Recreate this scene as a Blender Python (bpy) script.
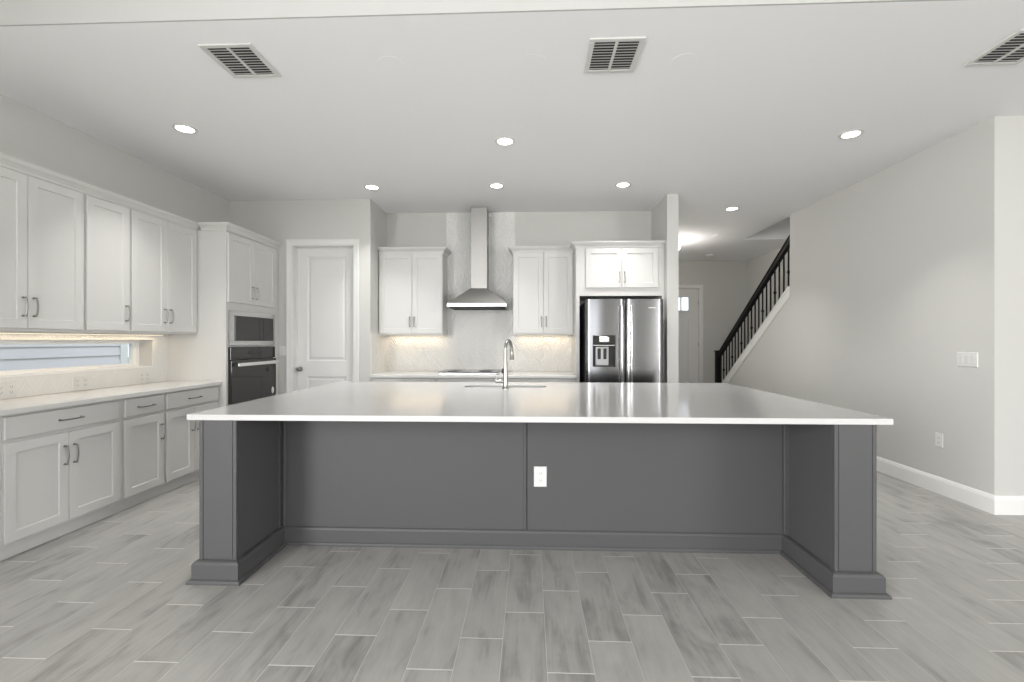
import bpy, bmesh, math, random
from mathutils import Vector, Matrix
random.seed(7)
C = bpy.context.scene
COL = C.collection
for o in list(bpy.data.objects): bpy.data.objects.remove(o)
R = math.radians

# ---------------------------------------------------------------- camera
cam_d = bpy.data.cameras.new('camera'); cam = bpy.data.objects.new('camera', cam_d); COL.objects.link(cam)
cam_d.sensor_width = 36.0; cam_d.lens = 460.0 / 1024.0 * 36.0
cam_d.shift_y = -0.0004
cam.location = (0, 0, 1.33); cam.rotation_euler = (R(90), 0, R(2.2))
C.camera = cam
# ---------------------------------------------------------------- view, world, large lights
vs = C.view_settings
vs.view_transform = 'Standard'; vs.look = 'None'; vs.gamma = 1.0; vs.use_curve_mapping = False
vs.exposure = 0.33
C.cycles.use_denoising = True
C.cycles.max_bounces = 12; C.cycles.diffuse_bounces = 8; C.cycles.glossy_bounces = 6; C.cycles.transmission_bounces = 8
C.cycles.sample_clamp_indirect = 6.0
C.cycles.caustics_reflective = False; C.cycles.caustics_refractive = False
w = bpy.data.worlds.new('sky'); C.world = w; w.use_nodes = True
wt = w.node_tree; bg = wt.nodes['Background']
sky = wt.nodes.new('ShaderNodeTexSky'); sky.sky_type = 'HOSEK_WILKIE'; sky.turbidity = 5.0; sky.ground_albedo = 0.4
sky.sun_direction = Vector((0.3, -0.5, 0.8)).normalized()
mixw = wt.nodes.new('ShaderNodeMix'); mixw.data_type = 'RGBA'
mixw.inputs[0].default_value = 0.8; mixw.inputs[7].default_value = (0.88, 0.90, 1.0, 1)
wt.links.new(sky.outputs[0], mixw.inputs[6]); wt.links.new(mixw.outputs[2], bg.inputs[0])
bg.inputs[1].default_value = 2.2

def area(name, loc, rot, sx, sy, power, color=(1, 1, 1), parent=None, shape='RECTANGLE', spread=180):
    d = bpy.data.lights.new(name, 'AREA'); d.shape = shape; d.size = sx
    if shape in ('RECTANGLE', 'ELLIPSE'): d.size_y = sy
    d.energy = power; d.color = color; d.spread = R(spread)
    o = bpy.data.objects.new(name, d); COL.objects.link(o); o.location = loc; o.rotation_euler = rot
    if parent: o.parent = parent
    return o
# area lights for daylight from the invented, unseen living room behind the camera
DAY = (1.0, 0.995, 0.985)
area('daylight_sliding_doors', (-0.8, -4.86, 1.45), (R(78), 0, 0), 4.6, 2.4, 60, DAY)
area('daylight_clerestory', (-0.8, -4.86, 3.75), (R(90), 0, 0), 4.6, 1.1, 20, DAY)
area('daylight_side_window', (-3.55, -2.8, 1.65), (R(74), 0, R(-90)), 3.2, 2.4, 520, DAY)
area('daylight_fill_right', (6.85, -2.9, 1.65), (R(74), 0, R(90)), 3.2, 2.4, 270, DAY)  # added fill for the cabinets on the window wall; this window is made up

# ---------------------------------------------------------------- materials
def nodes(m):
    m.use_nodes = True
    return m.node_tree, m.node_tree.nodes, m.node_tree.links, m.node_tree.nodes['Principled BSDF']
def mat(name, col, rough=0.5, metal=0.0, bump=0.0, bscale=200.0, var=0.0, vscale=3.0, spec=0.5, coat=0.0):
    m = bpy.data.materials.new(name); nt, N, L, p = nodes(m)
    p.inputs['Base Color'].default_value = (*col, 1); p.inputs['Roughness'].default_value = rough
    p.inputs['Metallic'].default_value = metal; p.inputs['Specular IOR Level'].default_value = spec
    p.inputs['Coat Weight'].default_value = coat
    tc = N.new('ShaderNodeTexCoord')
    if var > 0:
        n = N.new('ShaderNodeTexNoise'); n.inputs['Scale'].default_value = vscale; n.inputs['Detail'].default_value = 4
        L.new(tc.outputs['Object'], n.inputs['Vector'])
        r = N.new('ShaderNodeMapRange'); r.inputs[3].default_value = 1 - var; r.inputs[4].default_value = 1 + var
        L.new(n.outputs[0], r.inputs[0])
        mx = N.new('ShaderNodeVectorMath'); mx.operation = 'SCALE'; mx.inputs[0].default_value = col
        L.new(r.outputs[0], mx.inputs['Scale']); L.new(mx.outputs[0], p.inputs['Base Color'])
    if bump > 0:
        n = N.new('ShaderNodeTexNoise'); n.inputs['Scale'].default_value = bscale; n.inputs['Detail'].default_value = 3
        L.new(tc.outputs['Object'], n.inputs['Vector'])
        b = N.new('ShaderNodeBump'); b.inputs['Strength'].default_value = bump; b.inputs['Distance'].default_value = 0.002
        L.new(n.outputs[0], b.inputs['Height']); L.new(b.outputs[0], p.inputs['Normal'])
    return m
def emit(name, col, s):
    m = bpy.data.materials.new(name); nt, N, L, p = nodes(m)
    p.inputs['Base Color'].default_value = (*col, 1)
    p.inputs['Emission Color'].default_value = (*col, 1); p.inputs['Emission Strength'].default_value = s
    return m
def steel(name, col, rough, axis='Z', strength=0.15):
    m = bpy.data.materials.new(name); nt, N, L, p = nodes(m)
    p.inputs['Base Color'].default_value = (*col, 1); p.inputs['Metallic'].default_value = 1.0
    tc = N.new('ShaderNodeTexCoord'); mp = N.new('ShaderNodeMapping')
    mp.inputs['Scale'].default_value = {'Z': (400, 400, 3), 'X': (3, 400, 400)}[axis]
    n = N.new('ShaderNodeTexNoise'); n.inputs['Scale'].default_value = 1.0; n.inputs['Detail'].default_value = 2
    L.new(tc.outputs['Object'], mp.inputs[0]); L.new(mp.outputs[0], n.inputs['Vector'])
    r = N.new('ShaderNodeMapRange'); r.inputs[3].default_value = rough * 0.8; r.inputs[4].default_value = rough * 1.25
    L.new(n.outputs[0], r.inputs[0]); L.new(r.outputs[0], p.inputs['Roughness'])
    b = N.new('ShaderNodeBump'); b.inputs['Strength'].default_value = strength; b.inputs['Distance'].default_value = 0.0004
    L.new(n.outputs[0], b.inputs['Height']); L.new(b.outputs[0], p.inputs['Normal'])
    return m

def floor_material():
    m = bpy.data.materials.new('wood_look_tile'); nt, N, L, p = nodes(m)
    def M(op, a, b=None, c=None):
        n = N.new('ShaderNodeMath'); n.operation = op
        for i, v in enumerate((a, b, c)):
            if v is None: continue
            if isinstance(v, (int, float)): n.inputs[i].default_value = v
            else: L.new(v, n.inputs[i])
        return n.outputs[0]
    W, LEN = 0.19, 0.607
    tc = N.new('ShaderNodeTexCoord'); sp = N.new('ShaderNodeSeparateXYZ'); L.new(tc.outputs['Object'], sp.inputs[0])
    x = M('DIVIDE', M('SUBTRACT', sp.outputs[0], 0.070), W)
    row = M('FLOOR', x); fx = M('SUBTRACT', x, row)
    y = M('DIVIDE', M('SUBTRACT', M('SUBTRACT', sp.outputs[1], 2.453), M('MULTIPLY', row, LEN / 3)), LEN)
    cy = M('FLOOR', y); fy = M('SUBTRACT', y, cy)
    dx = M('MULTIPLY', M('MINIMUM', fx, M('SUBTRACT', 1.0, fx)), W)
    dy = M('MULTIPLY', M('MINIMUM', fy, M('SUBTRACT', 1.0, fy)), LEN)
    def ramp(v, a, b):
        n = N.new('ShaderNodeMapRange'); n.inputs[1].default_value = a; n.inputs[2].default_value = b
        L.new(v, n.inputs[0]); return n.outputs[0]
    tilex = ramp(dx, 0.0008, 0.0022); tiley = ramp(dy, 0.0016, 0.0030)
    tile = M('MULTIPLY', tilex, tiley)
    cell = N.new('ShaderNodeCombineXYZ'); L.new(row, cell.inputs[0]); L.new(cy, cell.inputs[1])
    wn = N.new('ShaderNodeTexWhiteNoise'); L.new(cell.outputs[0], wn.inputs['Vector'])
    # grain: noise stretched along the plank, shifted per plank
    off = N.new('ShaderNodeVectorMath'); off.operation = 'SCALE'; off.inputs['Scale'].default_value = 37.0
    L.new(wn.outputs['Color'], off.inputs[0])
    ad = N.new('ShaderNodeVectorMath'); ad.operation = 'ADD'; L.new(tc.outputs['Object'], ad.inputs[0]); L.new(off.outputs[0], ad.inputs[1])
    def noise(sc, scale, detail, rough=0.55, dist=0.0):
        mp = N.new('ShaderNodeMapping'); mp.inputs['Scale'].default_value = sc
        L.new(ad.outputs[0], mp.inputs[0]); n = N.new('ShaderNodeTexNoise')
        n.inputs['Scale'].default_value = scale; n.inputs['Detail'].default_value = detail
        n.inputs['Roughness'].default_value = rough; n.inputs['Distortion'].default_value = dist
        L.new(mp.outputs[0], n.inputs['Vector']); return n.outputs[0]
    cloud = noise((5.0, 2.0, 1), 1.6, 4, 0.55, 0.6)
    grain = noise((70, 5.0, 1), 1.0, 4, 0.65)
    smear = noise((14, 1.6, 1), 1.0, 3, 0.6, 0.8)
    v = M('ADD', M('ADD', M('MULTIPLY', M('SUBTRACT', cloud, 0.5), 0.75), M('MULTIPLY', M('SUBTRACT', grain, 0.5), 0.30)),
          M('ADD', M('MULTIPLY', M('SUBTRACT', smear, 0.5), 0.50), M('MULTIPLY', M('SUBTRACT', wn.outputs['Value'], 0.5), 0.16)))
    v = M('ADD', v, 0.5)
    cr = N.new('ShaderNodeValToRGB'); e = cr.color_ramp.elements
    e[0].position = 0.15; e[0].color = (0.16, 0.156, 0.147, 1)
    e[1].position = 0.80; e[1].color = (0.40, 0.392, 0.374, 1)
    k = cr.color_ramp.elements.new(0.45); k.color = (0.325, 0.318, 0.303, 1)
    L.new(v, cr.inputs[0])
    # grout: pale, a little brighter at the plank ends
    g = N.new('ShaderNodeMix'); g.data_type = 'RGBA'; g.inputs[6].default_value = (0.66, 0.65, 0.62, 1); g.inputs[7].default_value = (0.46, 0.45, 0.43, 1)
    L.new(tiley, g.inputs[0])
    mx = N.new('ShaderNodeMix'); mx.data_type = 'RGBA'; L.new(tile, mx.inputs[0]); L.new(g.outputs[2], mx.inputs[6]); L.new(cr.outputs[0], mx.inputs[7])
    L.new(mx.outputs[2], p.inputs['Base Color'])
    rr = N.new('ShaderNodeMapRange'); rr.inputs[3].default_value = 0.75; rr.inputs[4].default_value = 0.42
    L.new(tile, rr.inputs[0]); L.new(rr.outputs[0], p.inputs['Roughness'])
    b = N.new('ShaderNodeBump'); b.inputs['Strength'].default_value = 0.35; b.inputs['Distance'].default_value = 0.002
    L.new(M('ADD', tile, M('MULTIPLY', grain, 0.15)), b.inputs['Height']); L.new(b.outputs[0], p.inputs['Normal'])
    return m

def tile_material(name, vert, strength):
    # glossy white wavy chevron tile; vert = (horizontal axis, vertical axis) of the wall
    m = bpy.data.materials.new(name); nt, N, L, p = nodes(m)
    p.inputs['Base Color'].default_value = (0.72, 0.715, 0.69, 1); p.inputs['Roughness'].default_value = 0.13
    def M(op, a, b=None):
        n = N.new('ShaderNodeMath'); n.operation = op
        for i, v in enumerate((a, b)):
            if v is None: continue
            if isinstance(v, (int, float)): n.inputs[i].default_value = v
            else: L.new(v, n.inputs[i])
        return n.outputs[0]
    tc = N.new('ShaderNodeTexCoord'); sp = N.new('ShaderNodeSeparateXYZ'); L.new(tc.outputs['Object'], sp.inputs[0])
    h, z = sp.outputs[vert[0]], sp.outputs[vert[1]]
    a = M('DIVIDE', h, 0.15); ca = M('FLOOR', a); fa = M('SUBTRACT', a, ca)
    tri = M('ABSOLUTE', M('SUBTRACT', fa, 0.5))
    s = M('DIVIDE', M('ADD', z, M('MULTIPLY', tri, 0.24)), 0.052); cs = M('FLOOR', s); fs = M('SUBTRACT', s, cs)
    half = M('FLOOR', M('MULTIPLY', a, 2.0))
    cell = N.new('ShaderNodeCombineXYZ'); L.new(half, cell.inputs[0]); L.new(cs, cell.inputs[1])
    wn = N.new('ShaderNodeTexWhiteNoise'); L.new(cell.outputs[0], wn.inputs['Vector'])
    wv = N.new('ShaderNodeTexNoise'); wv.inputs['Scale'].default_value = 22.0; wv.inputs['Detail'].default_value = 1.5
    L.new(tc.outputs['Object'], wv.inputs['Vector'])
    tilt = M('MULTIPLY', M('SUBTRACT', wn.outputs['Value'], 0.3), fs)
    dome = M('MULTIPLY', M('MULTIPLY', fs, M('SUBTRACT', 1.0, fs)), 1.8)
    hgt = M('ADD', M('ADD', tilt, dome), M('MULTIPLY', wv.outputs[0], 0.9))
    b = N.new('ShaderNodeBump'); b.inputs['Strength'].default_value = strength; b.inputs['Distance'].default_value = 0.013
    L.new(hgt, b.inputs['Height']); L.new(b.outputs[0], p.inputs['Normal'])
    ed = M('MINIMUM', fs, M('SUBTRACT', 1.0, fs))
    gr = N.new('ShaderNodeMapRange'); gr.inputs[1].default_value = 0.0; gr.inputs[2].default_value = 0.06
    L.new(ed, gr.inputs[0])
    mx = N.new('ShaderNodeMix'); mx.data_type = 'RGBA'; mx.inputs[6].default_value = (0.71, 0.705, 0.685, 1); mx.inputs[7].default_value = (0.74, 0.735, 0.715, 1)
    L.new(gr.outputs[0], mx.inputs[0]); L.new(mx.outputs[2], p.inputs['Base Color'])
    return m

def siding_material():
    m = bpy.data.materials.new('lap_siding'); nt, N, L, p = nodes(m)
    p.inputs['Base Color'].default_value = (0.76, 0.735, 0.75, 1); p.inputs['Roughness'].default_value = 0.7
    return m

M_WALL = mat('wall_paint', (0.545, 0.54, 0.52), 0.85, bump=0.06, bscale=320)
M_UPPER = mat('wall_paint_darkened', (0.455, 0.453, 0.447), 0.88)  # darker copy of the wall paint; tone offsets strong light on this face
M_CEIL = mat('ceiling_paint', (0.86, 0.86, 0.87), 0.9, bump=0.04, bscale=260)
M_TRIM = mat('white_trim_paint', (0.76, 0.755, 0.74), 0.4)
M_CAB = mat('white_cabinet_lacquer', (0.595, 0.59, 0.574), 0.38)
M_DOOR = mat('white_door_paint', (0.69, 0.685, 0.67), 0.45)
M_QUARTZ = mat('white_quartz', (0.52, 0.518, 0.513), 0.13, var=0.015, vscale=9.0)
M_GREYSTONE = mat('pale_grey_quartz', (0.62, 0.615, 0.60), 0.16, var=0.03, vscale=9.0)
M_ISLAND = mat('charcoal_island_paint', (0.078, 0.078, 0.080), 0.5, spec=0.25)
M_FLOOR = floor_material()
M_TILE_B = tile_material('wavy_white_tile', (0, 2), 0.8)
M_TILE_L = tile_material('wavy_white_tile_window_wall', (1, 2), 0.25)
M_STEEL = steel('brushed_stainless', (0.60, 0.60, 0.60), 0.26, 'X')
M_HOOD = steel('hood_stainless', (0.40, 0.39, 0.375), 0.46, 'X')
M_FRIDGE = steel('fridge_stainless', (0.235, 0.235, 0.24), 0.17, 'Z', 0.05)
M_NICKEL = mat('brushed_nickel', (0.30, 0.295, 0.28), 0.30, metal=1.0)
M_FAUCET = mat('satin_faucet_steel', (0.34, 0.335, 0.31), 0.28, metal=1.0)
M_CHROME = mat('polished_handle', (0.80, 0.80, 0.80), 0.14, metal=1.0)
M_BLACKGLASS = mat('black_glass', (0.022, 0.022, 0.02), 0.06, spec=0.5)
M_BLACK = mat('black_plastic', (0.018, 0.018, 0.018), 0.4)
M_DARK = mat('matte_dark', (0.03, 0.03, 0.03), 0.8)
M_RAIL = mat('black_stained_wood', (0.010, 0.010, 0.010), 0.5, spec=0.1)
M_IRON = mat('black_iron', (0.010, 0.010, 0.010), 0.6, spec=0.1)
M_PLASTIC = mat('white_plastic', (0.66, 0.655, 0.64), 0.35)
M_PLASTIC2 = mat('soft_white_plastic', (0.62, 0.615, 0.60), 0.4)
M_VINYL = mat('white_vinyl', (0.82, 0.82, 0.81), 0.35)
M_SLOT = mat('socket_slot', (0.06, 0.06, 0.06), 0.6)
M_SIDING = siding_material()
M_SHINGLE = mat('grey_shingle', (0.16, 0.16, 0.17), 0.9, var=0.3, vscale=20)
M_GRASS = mat('lawn', (0.10, 0.16, 0.05), 0.95, var=0.3, vscale=4)
M_OAK = mat('stair_tread', (0.25, 0.235, 0.22), 0.5, var=0.1)
M_LAMP = emit('lit_diffuser', (1.0, 0.98, 0.95), 9.0)
M_SHADE = emit('lit_glass_shade', (1.0, 0.97, 0.92), 4.0)
M_STRIP = emit('warm_led', (1.0, 0.85, 0.62), 1.6)
M_SILVER = mat('silver_badge', (0.85, 0.85, 0.86), 0.25, metal=1.0)
M_DISP = mat('dispenser_grey', (0.42, 0.42, 0.42), 0.35, metal=0.7)
M_LEAF = mat('green_leaves', (0.05, 0.10, 0.03), 0.8, var=0.4, vscale=6)
M_BARK = mat('bark', (0.10, 0.08, 0.06), 0.9)
def glass_material():
    m = bpy.data.materials.new('clear_glass'); nt, N, L, p = nodes(m)
    N.remove(p)
    t = N.new('ShaderNodeBsdfTransparent'); g = N.new('ShaderNodeBsdfGlossy'); g.inputs['Roughness'].default_value = 0.02
    t.inputs[0].default_value = (0.95, 0.97, 0.97, 1)
    lw = N.new('ShaderNodeLayerWeight'); lw.inputs[0].default_value = 0.5
    pw = N.new('ShaderNodeMath'); pw.operation = 'POWER'; pw.inputs[1].default_value = 4.0; L.new(lw.outputs['Facing'], pw.inputs[0])
    f = N.new('ShaderNodeMapRange'); f.inputs[3].default_value = 0.03; f.inputs[4].default_value = 0.8; L.new(pw.outputs[0], f.inputs[0])
    mx = N.new('ShaderNodeMixShader'); L.new(f.outputs[0], mx.inputs[0]); L.new(t.outputs[0], mx.inputs[1]); L.new(g.outputs[0], mx.inputs[2])
    L.new(mx.outputs[0], N['Material Output'].inputs[0])
    return m
M_GLASS = glass_material()

# ---------------------------------------------------------------- mesh helpers
class MB:
    def __init__(s): s.bm = bmesh.new()
    def quad(s, *pts):
        return s.bm.faces.new([s.bm.verts.new(p) for p in pts])
    def box(s, x0, x1, y0, y1, z0, z1, bev=0.0, seg=1):
        b = s.bm
        vs_ = [b.verts.new((x, y, z)) for x in (x0, x1) for y in (y0, y1) for z in (z0, z1)]
        idx = [(0, 1, 3, 2), (4, 6, 7, 5), (0, 4, 5, 1), (2, 3, 7, 6), (0, 2, 6, 4), (1, 5, 7, 3)]
        fs = [b.faces.new([vs_[i] for i in q]) for q in idx]
        if bev > 0:
            es = {e for f in fs for e in f.edges}
            bmesh.ops.bevel(b, geom=list(es), offset=bev, segments=seg, affect='EDGES', profile=0.5)
        return s
    def prism(s, pts, axis, a0, a1):
        # polygon pts in the two other axes, extruded along axis from a0 to a1
        def mk(p, a):
            return {'x': (a, p[0], p[1]), 'y': (p[0], a, p[1]), 'z': (p[0], p[1], a)}[axis]
        A = [s.bm.verts.new(mk(p, a0)) for p in pts]; B = [s.bm.verts.new(mk(p, a1)) for p in pts]
        s.bm.faces.new(A); s.bm.faces.new(B[::-1]); n = len(pts)
        for i in range(n): s.bm.faces.new([A[i], B[i], B[(i + 1) % n], A[(i + 1) % n]])
        return s
    def tube(s, pts, rad, seg=10, caps=True):
        pts = [Vector(p) for p in pts]; n = len(pts)
        rs = rad if isinstance(rad, (list, tuple)) else [rad] * n
        rings = []; up = None
        for i, p in enumerate(pts):
            d = (pts[min(i + 1, n - 1)] - pts[max(i - 1, 0)]).normalized()
            if up is None:
                up = Vector((0, 0, 1)) if abs(d.z) < 0.9 else Vector((0, 1, 0))
            u = (up - d * up.dot(d)).normalized(); v = d.cross(u); up = u
            rings.append([s.bm.verts.new(p + (u * math.cos(2 * math.pi * k / seg) + v * math.sin(2 * math.pi * k / seg)) * rs[i]) for k in range(seg)])
        for i in range(n - 1):
            for k in range(seg):
                s.bm.faces.new([rings[i][k], rings[i][(k + 1) % seg], rings[i + 1][(k + 1) % seg], rings[i + 1][k]])
        if caps: s.bm.faces.new(rings[0][::-1]); s.bm.faces.new(rings[-1])
        return s
    def lathe(s, prof, c=(0, 0, 0), seg=24, axis='z'):
        # prof: list of (radius, height)
        def mk(r, h, t):
            a, b = r * math.cos(t), r * math.sin(t)
            q = {'z': (a, b, h), 'y': (a, h, b), 'x': (h, a, b)}[axis]
            return (q[0] + c[0], q[1] + c[1], q[2] + c[2])
        rings = []
        for r, h in prof:
            if r < 1e-6: rings.append([s.bm.verts.new(mk(0, h, 0))])
            else: rings.append([s.bm.verts.new(mk(r, h, 2 * math.pi * k / seg)) for k in range(seg)])
        for A, B in zip(rings, rings[1:]):
            for k in range(seg):
                a, b = A[k % len(A)], A[(k + 1) % len(A)]; c2, d = B[(k + 1) % len(B)], B[k % len(B)]
                q = []
                for v in (a, b, c2, d):
                    if v not in q: q.append(v)
                if len(q) > 2: s.bm.faces.new(q)
        if len(rings[0]) > 1: s.bm.faces.new(rings[0][::-1])
        if len(rings[-1]) > 1: s.bm.faces.new(rings[-1])
        return s
    def sweep(s, path, prof, closed=False):
        # path in XY, profile (outward offset to the RIGHT of travel, z)
        P = [Vector((p[0], p[1])) for p in path]; n = len(P); rings = []
        for i in range(n):
            a = P[i - 1] if (i > 0 or closed) else None; b = P[(i + 1) % n] if (i < n - 1 or closed) else None
            d1 = (P[i] - a).normalized() if a is not None else (b - P[i]).normalized()
            d2 = (b - P[i]).normalized() if b is not None else d1
            n1 = Vector((d1.y, -d1.x)); n2 = Vector((d2.y, -d2.x)); mtr = (n1 + n2)
            mtr = mtr / max(1e-6, (1 + n1.dot(n2)))
            rings.append([s.bm.verts.new((P[i].x + mtr.x * o, P[i].y + mtr.y * o, z)) for o, z in prof])
        m = len(prof)
        rng = range(n) if closed else range(n - 1)
        for i in rng:
            A, B = rings[i], rings[(i + 1) % n]
            for k in range(m): s.bm.faces.new([A[k], B[k], B[(k + 1) % m], A[(k + 1) % m]])
        if not closed: s.bm.faces.new(rings[0][::-1]); s.bm.faces.new(rings[-1])
        return s
    def rings(s, x0, x1, z0, z1, rs, back):
        # concentric rectangles in the XZ plane, (inset, y) from the back edge to the centre of the front
        def rect(i, y): return [s.bm.verts.new(p) for p in ((x0 + i, y, z0 + i), (x1 - i, y, z0 + i), (x1 - i, y, z1 - i), (x0 + i, y, z1 - i))]
        L_ = [rect(0, back)] + [rect(i, y) for i, y in rs]
        s.bm.faces.new(L_[0][::-1])
        for A, B in zip(L_, L_[1:]):
            for k in range(4): s.bm.faces.new([A[k], A[(k + 1) % 4], B[(k + 1) % 4], B[k]])
        s.bm.faces.new(L_[-1])
        return s
    def build(s, name, m, parent=None, smooth=None, loc=(0, 0, 0)):
        bmesh.ops.recalc_face_normals(s.bm, faces=s.bm.faces[:])
        me = bpy.data.meshes.new(name); s.bm.to_mesh(me); s.bm.free()
        me.materials.append(m)
        if smooth is not None:
            me.polygons.foreach_set('use_smooth', [True] * len(me.polygons)); me.set_sharp_from_angle(angle=R(smooth))
        o = bpy.data.objects.new(name, me); COL.objects.link(o); o.location = loc
        if parent is not None: o.parent = parent
        return o
def tag(o, label, cat, group=None):
    o['label'] = label; o['category'] = cat
    if group: o['group'] = group
    return o
def thing(name, label, cat, loc=(0, 0, 0), rz=0.0, group=None):
    o = bpy.data.objects.new(name, None); COL.objects.link(o); o.empty_display_size = 0.05
    o.location = loc; o.rotation_euler = (0, 0, rz)
    return tag(o, label, cat, group)
def struct(o): o['kind'] = 'structure'; return o
def sempty(name, loc=(0, 0, 0), rz=0.0):
    o = bpy.data.objects.new(name, None); COL.objects.link(o); o.location = loc; o.rotation_euler = (0, 0, rz); o.empty_display_size = 0.05
    return struct(o)
def copy_thing(root, loc, label, rz=None):
    r = root.copy(); COL.objects.link(r); r.location = loc; r['label'] = label
    if rz is not None: r.rotation_euler = (0, 0, rz)
    def kids(a, b):
        for ch in list(a.children):
            c = ch.copy(); COL.objects.link(c); c.parent = b; kids(ch, c)
    kids(root, r)
    return r

# ---------------------------------------------------------------- the shell
HC = 3.05           # kitchen ceiling
XL, XR = -3.69, 3.56
# floor
f = MB(); f.box(-3.95, 7.2, -5.1, 10.3, -0.1, 0.0); struct(f.build('floor', M_FLOOR))
# kitchen ceiling: a lower deck whose end face looks into the taller living room
f = MB()
f.box(XL - 0.2, 3.62, 2.41, 7.97, HC, 3.40); f.box(3.62, 7.2, 2.41, 3.82, HC, 3.40); f.box(1.6, 4.8, 7.97, 10.3, HC, 3.40)
struct(f.build('ceiling', M_CEIL))
f = MB(); f.box(-3.95, 7.2, -5.1, 2.6, 4.60, 4.7); struct(f.build('ceiling_living', M_WALL))
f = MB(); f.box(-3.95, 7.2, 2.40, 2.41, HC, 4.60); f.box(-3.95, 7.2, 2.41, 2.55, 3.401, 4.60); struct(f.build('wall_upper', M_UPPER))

def wall_with_holes(name, axis, a, b, u0, u1, z0, z1, holes, m):
    # box wall; axis 'x' = plane normal to x; holes = list of (u0,u1,z0,z1)
    us = sorted({u0, u1, *[h[0] for h in holes], *[h[1] for h in holes]}); zs = sorted({z0, z1, *[h[2] for h in holes], *[h[3] for h in holes]})
    f = MB(); 
    def solid(i, j):
        cu, cz = (us[i] + us[i + 1]) / 2, (zs[j] + zs[j + 1]) / 2
        return not any(h[0] < cu < h[1] and h[2] < cz < h[3] for h in holes)
    def P(t, u, z): return (t, u, z) if axis == 'x' else (u, t, z)
    nu, nz = len(us) - 1, len(zs) - 1
    for i in range(nu):
        for j in range(nz):
            if not solid(i, j): continue
            A, B, c, d = us[i], us[i + 1], zs[j], zs[j + 1]
            for t in (a, b): f.quad(P(t, A, c), P(t, B, c), P(t, B, d), P(t, A, d))
            for (di, dj, q) in ((-1, 0, (A, A, c, d)), (1, 0, (B, B, c, d)), (0, -1, (A, B, c, c)), (0, 1, (A, B, d, d))):
                ii, jj = i + di, j + dj
                if 0 <= ii < nu and 0 <= jj < nz and solid(ii, jj): continue
                if di: f.quad(P(a, q[0], c), P(b, q[0], c), P(b, q[0], d), P(a, q[0], d))
                else: f.quad(P(a, A, q[2]), P(b, A, q[2]), P(b, B, q[2]), P(a, B, q[2]))
    bmesh.ops.remove_doubles(f.bm, verts=f.bm.verts[:], dist=1e-5)
    return struct(f.build(name, m))
WIN = (1.95, 4.359, 1.072, 1.337)
wall_with_holes('wall_left', 'x', XL - 0.2, XL, -5.1, 5.72, 0, 4.6, [WIN, (-4.4, -1.2, 0.45, 2.85)], M_WALL)
DX0, DX1, DZ = -2.905, -2.135, 2.497
wall_with_holes('wall_pantry', 'y', 5.52, 5.72, XL, -2.07, 0, HC, [(DX0, DX1, -0.01, DZ)], M_WALL)
f = MB(); f.box(-2.07, -1.935, 5.52, 6.3, 0, HC); struct(f.build('wall_pantry_return', M_WALL))
f = MB(); f.box(-1.935, 1.61, 6.16, 6.3, 0, HC); struct(f.build('wall_back', M_WALL))
f = MB(); f.box(1.61, 1.741, 5.455, 10.2, 0, HC); struct(f.build('wall_wing', M_WALL))
# right wall, its return facing the living room, and the sloping knee wall under the stair rail
f = MB()
f.box(XR, XR + 0.13, 3.665, 6.44, 0, HC); f.box(XR + 0.13, 7.2, 3.665, 3.80, 0, HC)
f.prism([(6.44, 0), (9.02, 0), (9.02, 0.25), (6.44, 1.99)], 'x', XR, XR + 0.13)
bmesh.ops.remove_doubles(f.bm, verts=f.bm.verts[:], dist=1e-5)
struct(f.build('wall_right', M_WALL))
f = MB(); f.box(4.65, 4.8, 3.8, 10.2, 0, 5.6); struct(f.build('wall_stair', M_WALL))
wall_with_holes('wall_hall', 'y', 10.08, 10.25, 1.741, 4.65, 0, HC, [(2.752, 3.672, -0.01, 2.47)], M_WALL)
# stairwell above the opening
f = MB(); f.box(3.62, 4.65, 7.97, 8.10, 3.40, 5.6); f.box(3.50, 3.62, 3.8, 8.1, 3.40, 5.6); f.box(3.62, 4.65, 3.70, 3.80, 3.40, 5.6)
struct(f.build('wall_stairwell', M_WALL))
f = MB(); f.box(3.5, 4.8, 3.7, 8.1, 5.6, 5.7); struct(f.build('ceiling_stairwell', M_CEIL))
# living room walls behind the camera, with invented openings for the daylight lamps
wall_with_holes('wall_living', 'y', -5.1, -4.9, -3.69, 7.2, 0, 4.6, [(-3.1, 1.5, 0.05, 2.65), (-3.1, 1.5, 3.2, 4.3)], M_WALL)
wall_with_holes('wall_living_side', 'x', 7.0, 7.2, -4.9, 3.80, 0, 4.6, [(-4.5, -1.3, 0.45, 2.85)], M_WALL)

# baseboards
BASE = [(0, 0), (0.016, 0), (0.016, 0.115), (0.012, 0.128), (0.006, 0.142), (0, 0.145)]
f = MB(); f.sweep([(7.0, 3.665), (XR, 3.665), (XR, 9.0)][::-1][::1], [(o, z) for o, z in BASE][::1]); 
struct(f.build('baseboard_right', M_TRIM))
f = MB(); f.sweep([(1.741, 10.08), (2.66, 10.08)], BASE); f.sweep([(3.75, 10.08), (4.65, 10.08), (4.65, 9.0)], BASE)
struct(f.build('baseboard_hall', M_TRIM))
f = MB(); f.sweep([(-3.04, 5.52), (-2.98, 5.52)], BASE); f.sweep([(-2.07, 5.52), (-1.935, 5.52), (-1.935, 5.56)], BASE)
struct(f.build('baseboard_pantry', M_TRIM))
f = MB(); f.sweep([(1.61, 5.50), (1.61, 5.455), (1.741, 5.455), (1.741, 9.9)], [(o, z) for o, z in BASE]); struct(f.build('baseboard_wing', M_TRIM))
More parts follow.
